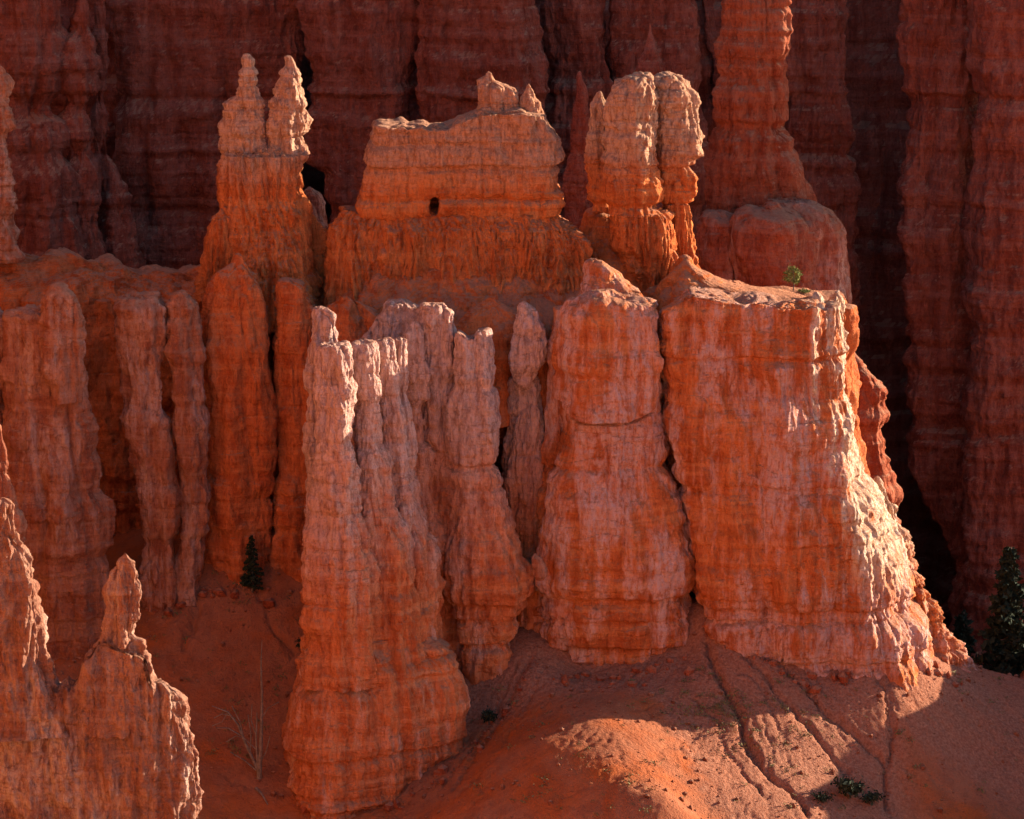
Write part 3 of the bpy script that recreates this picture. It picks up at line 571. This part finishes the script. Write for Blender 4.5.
loft('main_face', [(303, 572, 652), (312, 566, 659), (345, 566, 661), (385, 564, 660), (400, 562, 658), (430, 560, 664), (448, 556, 669), (462, 552, 666), (490, 545, 678), (515, 540, 686), (545, 536, 694), (575, 532, 698), (592, 536, 693), (605, 540, 690), (615, 544, 694), (635, 552, 692), (660, 560, 688), (720, 560, 690)], -14, M_BUTT, t, seed=92, depth=.62, n=3, dome=.4,
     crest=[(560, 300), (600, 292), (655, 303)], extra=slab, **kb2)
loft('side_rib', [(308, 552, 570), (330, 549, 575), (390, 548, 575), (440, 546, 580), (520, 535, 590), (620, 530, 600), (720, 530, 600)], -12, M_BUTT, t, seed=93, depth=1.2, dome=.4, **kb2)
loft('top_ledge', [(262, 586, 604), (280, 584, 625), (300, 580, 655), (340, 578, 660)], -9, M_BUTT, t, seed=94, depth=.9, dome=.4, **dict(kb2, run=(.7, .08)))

# ------------------------------------------------------------------ right buttress
t = thing('right_buttress', 'broad orange buttress whose bright sunlit right edge steps down to jagged fins', 'rock buttress')
sec = [(-1, .3), (-1, -.5), (-.85, -.9), (-.3, -1.0), (.25, -1.0), (.5, -.86), (.66, -.55), (.72, -.2), (.72, .4), (.4, 1), (-.6, 1)]
kb3 = dict(res=.11, flute=(5.5, 1.1), run=(.7, .2), strata=(2.6, .3), rough=.22, plate=.18, ledges=((470, .4, .5), (590, .6, .6), (600, .4, .3), (640, .5, .45), (345, .25, .4)), blob=(4, .45))
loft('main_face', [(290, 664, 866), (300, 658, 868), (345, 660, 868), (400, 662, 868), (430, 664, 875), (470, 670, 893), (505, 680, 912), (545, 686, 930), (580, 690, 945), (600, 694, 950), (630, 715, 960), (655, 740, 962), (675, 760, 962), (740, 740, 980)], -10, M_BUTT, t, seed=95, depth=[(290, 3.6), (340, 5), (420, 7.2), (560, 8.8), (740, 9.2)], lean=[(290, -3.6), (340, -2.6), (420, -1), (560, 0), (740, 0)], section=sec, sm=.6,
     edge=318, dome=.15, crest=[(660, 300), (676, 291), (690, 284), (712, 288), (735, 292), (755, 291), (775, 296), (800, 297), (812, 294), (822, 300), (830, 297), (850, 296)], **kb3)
kfin = dict(res=.08, flute=(1.4, .55), run=(.45, .24), strata=(1.6, .5), rough=.55, blob=(1.8, .6))
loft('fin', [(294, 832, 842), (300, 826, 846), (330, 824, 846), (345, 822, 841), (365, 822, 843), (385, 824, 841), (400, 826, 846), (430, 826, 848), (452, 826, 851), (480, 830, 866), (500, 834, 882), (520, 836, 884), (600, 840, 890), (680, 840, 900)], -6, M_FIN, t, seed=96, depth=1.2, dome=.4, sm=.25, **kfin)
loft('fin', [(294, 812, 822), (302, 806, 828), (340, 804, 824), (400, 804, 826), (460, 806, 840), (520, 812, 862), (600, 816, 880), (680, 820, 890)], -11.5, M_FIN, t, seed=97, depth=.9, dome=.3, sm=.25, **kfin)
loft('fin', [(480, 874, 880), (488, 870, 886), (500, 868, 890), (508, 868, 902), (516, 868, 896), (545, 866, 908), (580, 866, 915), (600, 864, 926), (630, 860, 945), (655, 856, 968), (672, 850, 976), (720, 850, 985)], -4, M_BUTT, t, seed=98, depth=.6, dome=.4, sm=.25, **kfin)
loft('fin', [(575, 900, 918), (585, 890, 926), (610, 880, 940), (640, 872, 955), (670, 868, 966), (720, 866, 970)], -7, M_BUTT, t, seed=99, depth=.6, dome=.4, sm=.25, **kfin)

# ------------------------------------------------------------------ foreground spur
t = thing('foreground_spur', 'jagged buff foreground spur with two rim lit spires, bottom left corner', 'rock spur')
kg = dict(res=.09, flute=(1.8, .6), run=(.5, .24), strata=(1.8, .18), rough=.42, blob=(2, .3))
loft('base', [(684, -40, 172), (692, -42, 184), (720, -42, 187), (745, -44, 193), (758, -44, 203), (768, -44, 204), (776, -44, 200), (800, -44, 204), (830, -44, 198), (900, -44, 200)], -62, M_SPUR, t, seed=100, depth=.2, n=2.6, sm=.2, edge=740, dome=.25,
     crest=[(-40, 640), (30, 660), (58, 688), (66, 685), (69, 682), (71, 686), (78, 681), (83, 664), (87, 657), (92, 655), (100, 640), (145, 655), (152, 678), (158, 681), (166, 680), (170, 684), (176, 686), (184, 692)], **kg)
loft('spire', [(499, -6, 8), (504, -12, 14), (520, -16, 16), (540, -20, 21), (548, -22, 28), (570, -24, 31), (600, -26, 40), (630, -28, 46), (660, -30, 52), (690, -32, 62), (730, -34, 70)], -62, M_SPUR, t, seed=101, depth=.7, dome=.3, sm=.2, **kg)
loft('spire', [(555, 123, 127), (558, 118, 130), (560, 116, 133), (562, 114, 137), (567, 112, 138), (571, 109, 141), (579, 108, 139), (590, 106, 141), (606, 105, 141), (622, 106, 137), (634, 104, 134), (642, 101, 144), (655, 88, 149), (668, 84, 152), (690, 74, 156), (730, 66, 160)], -62, M_SPUR, t, seed=102, depth=.6, dome=.3, sm=.2, **kg)

# ------------------------------------------------------------------ small rocks
tag(loft('boulder', [(555, 533, 538), (558, 531, 542), (564, 530, 544), (570, 532, 546), (576, 533, 546), (580, 537, 543)], -21.3, M_PALE, seed=110, depth=.9, dome=.2, sm=.1, res=.07, flute=(1, 0), run=(1, 0), strata=(1, 0), rough=.2, crack=.05, plate=.12, blob=(1, .2)),
    'pale boulder wedged between notched column and central buttress', 'boulder')
tag(loft('boulder', [(191, 304, 316), (196, 300, 322), (204, 298, 324), (225, 298, 330), (250, 300, 335), (275, 300, 338)], 9, M_FOOT, seed=111, depth=.9, dome=.5, res=.12, flute=(2, .3), run=(.6, .1), strata=(2, .2), rough=.2, blob=(2, .3)),
    'rounded mauve rock at the mouth of the dark cave behind the twin spires', 'boulder')
rng = np.random.RandomState(5)
M_PEB = rock('pebble_rock', red=(.30, .10, .05), pale=(.42, .25, .17), patch=.4, off=13)
ico_v = np.array([[0, 0, 1], [.89, 0, .45], [.28, .85, .45], [-.72, .53, .45], [-.72, -.53, .45], [.28, -.85, .45], [.72, .53, -.45], [-.28, .85, -.45], [-.89, 0, -.45], [-.28, -.85, -.45], [.72, -.53, -.45], [0, 0, -1]])
ico_f = np.array([[0, 1, 2], [0, 2, 3], [0, 3, 4], [0, 4, 5], [0, 5, 1], [1, 6, 2], [2, 7, 3], [3, 8, 4], [4, 9, 5], [5, 10, 1], [6, 7, 2], [7, 8, 3], [8, 9, 4], [9, 10, 5], [10, 6, 1], [11, 7, 6], [11, 8, 7], [11, 9, 8], [11, 10, 9], [11, 6, 10]])
def grid_z(x, y):
    i = np.clip(np.searchsorted(gx, x)-1, 0, len(gx)-2); j = np.clip(np.searchsorted(gy, y)-1, 0, len(gy)-2)
    u = (x-gx[i])/(gx[i+1]-gx[i]); v = (y-gy[j])/(gy[j+1]-gy[j])
    return GZ[j, i]*(1-u)*(1-v)+GZ[j, i+1]*u*(1-v)+GZ[j+1, i]*(1-u)*v+GZ[j+1, i+1]*u*v
# loose stones on the slopes
N = 20000
sx = rng.uniform(-50, 52, N); sy = rng.uniform(-47, 2, N)
dens = pn(sx*.16, sy*.16, 0, 31); keep = rng.uniform(-.6, .7, N) < dens; sx, sy = sx[keep], sy[keep]
sr = .03*np.exp(rng.exponential(.5, len(sx))); sr = np.minimum(sr, .3)
V, F = [], []
for x_, y_, r_ in zip(sx, sy, sr):
    v = ico_v*(1+.5*(rng.rand(12, 1)-.5))*r_*rng.uniform(.6, 1.3, 3)+[x_, y_, grid_z(x_, y_)+r_*.25]
    F.append(ico_f+12*len(V)); V.append(v)
tag(mesh_np('loose_stones', np.vstack(V), np.zeros((0, 4)), M_PEB, tris=np.vstack(F), smooth_sh=False), kind='stuff')

# fallen rubble gathered under the walls
V, F = [], []
for line, n_ in (([(555, 672), (600, 676), (640, 668), (690, 652)], 90), ([(700, 615), (740, 640), (780, 664), (820, 680), (870, 662), (905, 658), (960, 672)], 170), ([(470, 745), (490, 722), (508, 706), (535, 655)], 70), ([(290, 790), (330, 812), (400, 800), (460, 760)], 90), ([(150, 600), (200, 590), (280, 585)], 80), ([(60, 690), (110, 660), (150, 620)], 40)):
    line = np.array(line, float); tt_ = rng.uniform(0, len(line)-1, n_)
    for a_, o_ in zip(tt_, np.abs(rng.normal(0, 9, n_))):
        h_ = hit(np.interp(a_, np.arange(len(line)), line[:, 0])+rng.normal(0, 3), np.interp(a_, np.arange(len(line)), line[:, 1])+o_)
        r_ = min(.6, .07*math.exp(rng.exponential(.7)))
        V.append(ico_v*(1+.6*(rng.rand(12, 1)-.5))*r_*rng.uniform(.6, 1.3, 3)+[h_[0], h_[1], float(grid_z(h_[0], h_[1]))+r_*.2]); F.append(ico_f+12*(len(V)-1))
tag(mesh_np('rubble', np.vstack(V), np.zeros((0, 4)), M_TOWER, tris=np.vstack(F), smooth_sh=False), kind='stuff')

# ------------------------------------------------------------------ plants
def plain(name, col, col2, rough=.9, sc=3.):
    m = bpy.data.materials.new(name); m.use_nodes = True; nt = m.node_tree; b = nt.nodes['Principled BSDF']
    b.inputs['Roughness'].default_value = rough; b.inputs['Specular IOR Level'].default_value = .15
    pos = nd(nt, 'ShaderNodeNewGeometry').outputs['Position']
    nt.links.new(mix(nt, mapr(nt, noise(nt, pos, sc), .35, .65), col, col2), b.inputs['Base Color']); return m
M_NEEDLE = plain('needles', (.014, .02, .012), (.03, .04, .02))
M_LEAFY = plain('light_foliage', (.11, .13, .03), (.20, .20, .05))
M_BARK = plain('bark', (.10, .06, .04), (.18, .12, .09))
M_DEAD = plain('dead_wood', (.12, .08, .06), (.20, .14, .11))
M_TUFT = plain('dry_brush', (.10, .085, .04), (.19, .15, .06))
def tube(V, F, pts, rad, k=6):
    pts = np.array(pts, float); base = sum(len(v) for v in V); n = len(pts)
    tg = np.gradient(pts, axis=0); tg /= np.linalg.norm(tg, axis=1)[:, None]+1e-9
    ref = np.array([.3, .9, .2]); a = np.cross(tg, ref); a /= np.linalg.norm(a, axis=1)[:, None]+1e-9; b = np.cross(tg, a)
    an = np.arange(k)/k*2*np.pi; r = np.interp(np.linspace(0, 1, n), np.linspace(0, 1, len(rad)), rad)
    V.append((pts[:, None]+r[:, None, None]*(a[:, None]*np.cos(an)[None, :, None]+b[:, None]*np.sin(an)[None, :, None])).reshape(-1, 3))
    for i in range(n-1):
        for j in range(k):
            F.append([base+i*k+j, base+i*k+(j+1) % k, base+(i+1)*k+(j+1) % k, base+(i+1)*k+j])
def leaves(centres, size, up=.3):
    c = np.array(centres); n = len(c); u = rng.normal(size=(n, 3)); u /= np.linalg.norm(u, axis=1)[:, None]
    w = np.cross(u, rng.normal(size=(n, 3))); w /= np.linalg.norm(w, axis=1)[:, None]
    s_ = size*rng.uniform(.6, 1.4, (n, 1))
    v = np.stack([c-u*s_, c+w*s_*.45, c+u*s_, c-w*s_*.45], 1).reshape(-1, 3)
    return v, np.arange(4*n).reshape(-1, 4)
def conifer(loc, h, rad, label, group=None, mat=None, full=1.0, bare=.08):
    t = thing('conifer_tree', label, 'tree', group); t.location = loc
    V, F = [], []; tube(V, F, [(0, 0, -.3), (.02*h, 0, h*.5), (.01*h, 0, h)], [.028*h, .018*h, .004*h])
    B, cs = [], []
    for i in range(int(46*full)):
        f = bare+(1-bare)*(i+.5)/(46*full); z = f*h; L = rad*(1-f)**.75*rng.uniform(.65, 1.1)+.04*h*.5; an = i*2.4+rng.uniform(-.4, .4)
        e = np.array([math.cos(an)*L, math.sin(an)*L, z-.18*L]); tube(V, F, [(0, 0, z), tuple(e*.5+np.array([0, 0, z*.5+.03*L])), tuple(e)], [.008*h*(1-f)+.008, .006], 4)
        m = int(60*(L/rad)+14)
        q = rng.beta(1.6, 1.1, m)[:, None]
        cs.append(np.array([0, 0, z])*(1-q)+e*q+rng.normal(size=(m, 3))*np.array([.13, .13, .07])*L*(.5+.8*(1-q)))
    mesh_np('trunk', np.vstack(V), F, M_BARK, t)
    v, f_ = leaves(np.vstack(cs), .045*h*.75); mesh_np('crown', v, f_, mat or M_NEEDLE, t, smooth_sh=False)
    return t
def bush(name, loc, w, h, label, cat, mat, group=None, n=260):
    t = thing(name, label, cat, group); t.location = loc
    V, F, cs = [], [], []
    for i in range(9):
        an = rng.uniform(0, 6.28); e = np.array([math.cos(an)*w*.5*rng.uniform(.2, 1), math.sin(an)*w*.5*rng.uniform(.2, 1), h*rng.uniform(.5, 1)])
        tube(V, F, [(0, 0, -.08), tuple(e*.5+np.array([0, 0, .05*h])), tuple(e)], [.03*h+.006, .006], 4)
        cs.append(e*rng.uniform(.6, 1.05, (n//9, 1))+rng.normal(size=(n//9, 3))*np.array([w, w, h])*.12)
    mesh_np('stem', np.vstack(V), F, M_BARK, t)
    v, f_ = leaves(np.vstack(cs), .09*max(w, h)); mesh_np('foliage', v, f_, mat, t, smooth_sh=False)
    return t
def on_ground(px, py):
    p_ = hit(px, py); return (p_[0], p_[1], float(grid_z(p_[0], p_[1]))-.05)
conifer(on_ground(252, 592), 5.6, 1.35, 'small dark conifer in the shaded gully left of the front hoodoo')
pt = P(1010, 545, 14); pz = float(ground_z(pt[0], 14))
conifer((pt[0], 14, pz-.2), pt[2]-pz, 3.6, 'big dark pine at the right edge, rising behind the crest of the slope', full=1.6)
conifer((49.5, 34, -46), 16, 3.2, 'dark pine in the gorge, left of the big pine at the right edge', full=1.3)
conifer((45, 42, -46), 19, 3.0, 'dim conifer deep in the gorge beside the jagged fins of the right buttress', full=1.3)
bpy.context.view_layer.update()
dg = bpy.context.evaluated_depsgraph_get()
def on_rock(px, py):
    d = Vector(ray(px, py)).normalized(); h_ = scene.ray_cast(dg, cam.location+d*150, d); return h_[1]
# small round crowned pine on the buttress top
t = thing('pine_tree', 'small sunlit yellow green pine on top of the right buttress', 'tree'); t.location = on_rock(793, 291)
V, F = [], []; tube(V, F, [(0, 0, -.3), (.08, 0, .7), (-.02, 0, 1.5), (.05, 0, 2.3)], [.07, .05, .015]); cs = []
for i in range(16):
    z = .75+1.5*(i+.5)/16; L = (.75-.5*abs((z-1.4)/1.1))*rng.uniform(.7, 1.2); an = i*2.4
    e = np.array([math.cos(an)*L, math.sin(an)*L, z+.12]); tube(V, F, [(0, 0, z-.1), tuple(e)], [.02, .008], 4)
    cs.append(e*np.array([1, 1, 1])+rng.normal(size=(55, 3))*.13)
mesh_np('trunk', np.vstack(V), F, M_BARK, t); v, f_ = leaves(np.vstack(cs), .11); mesh_np('crown', v, f_, M_LEAFY, t, smooth_sh=False)
bush('shrub', on_rock(803, 293), 1.3, .35, 'low green shrub at the foot of the small pine on the buttress', 'shrub', M_LEAFY)
bush('shrub', on_ground(301, 650), 1.6, .9, 'dark shrub against the left foot of the front hoodoo', 'shrub', M_NEEDLE)
bush('shrub', on_ground(489, 722), 1.9, 1.5, 'dark shrub in the crease below the notched column', 'shrub', M_NEEDLE)
bush('shrub', on_ground(848, 800), 2.6, 1.9, 'biggest dark shrub low in the gully at the bottom right', 'shrub', M_NEEDLE, n=500)
bush('shrub', on_ground(872, 806), 2.2, 1.2, 'low dark shrub just right of the biggest shrub in the bottom gully', 'shrub', M_NEEDLE)
bush('shrub', on_ground(823, 803), 1.6, 1.0, 'small dark shrub just left of the biggest shrub in the bottom gully', 'shrub', M_NEEDLE)
# dry tufts: ground cover nobody could count
V, F, n0 = [], [], 0
spots = [on_ground(rng.normal(722, 20), rng.normal(706, 18)) for _ in range(60)]+[on_ground(rng.normal(780, 40), rng.normal(735, 25)) for _ in range(45)]
spots += [on_ground(rng.uniform(470, 1020), rng.uniform(670, 815)) for _ in range(110)]+[on_ground(rng.uniform(150, 300), rng.uniform(560, 760)) for _ in range(90)]
for p_ in spots:
    s_ = rng.uniform(.12, .32); v, f_ = leaves(np.array(p_)+rng.normal(size=(26, 3))*np.array([s_, s_, s_*.5])+[0, 0, s_*.6], s_*.45)
    V.append(v); F.append(f_+n0); n0 += len(v)
tag(mesh_np('dry_tufts', np.vstack(V), np.vstack(F), M_TUFT, smooth_sh=False), kind='stuff')
# dead tree
b0 = np.array(on_ground(259, 778))
t = thing('dead_tree', 'bare grey dead tree leaning in the shaded gully beside the front hoodoo', 'tree'); t.location = b0
def at(px, py): return tuple(P(px, py, b0[1])-b0)
V, F = [], []; tube(V, F, [at(259, 779), at(261, 740), at(262, 700), at(261, 665), at(262, 640)], [.28, .17, .10, .03]); mesh_np('trunk', np.vstack(V), F, M_DEAD, t)
for pts, r_ in (([(258, 772), (256, 740), (257, 712)], .09), ([(257, 768), (246, 745), (238, 725), (228, 712), (212, 706)], .1), ([(250, 752), (251, 735), (248, 715)], .05), ([(240, 735), (228, 728), (216, 728)], .05), ([(232, 716), (222, 714), (214, 718)], .04), ([(256, 770), (244, 760), (230, 752)], .06), ([(261, 720), (268, 708), (279, 702)], .04), ([(257, 750), (244, 738), (236, 736), (226, 742)], .04), ([(244, 740), (240, 722), (232, 706)], .05), ([(256, 735), (251, 720), (252, 704)], .04), ([(258, 766), (266, 752), (270, 736)], .05), ([(228, 712), (222, 722), (212, 726)], .03)):
    V, F = [], []; tube(V, F, [at(*q) for q in pts], [r_*1.8, r_*1.2, .05], 5); mesh_np('branch', np.vstack(V), F, M_DEAD, t)
V, F = [], []; a_ = np.array(on_ground(256, 788)); b_ = np.array(on_ground(268, 806)); tube(V, F, [a_+[0, 0, .12], (a_+b_)/2+[0, 0, .3], b_+[0, 0, .1]], [.16, .12, .05])
tag(mesh_np('fallen_branch', np.vstack(V), F, M_DEAD), 'short grey fallen branch below the dead tree', 'branch')
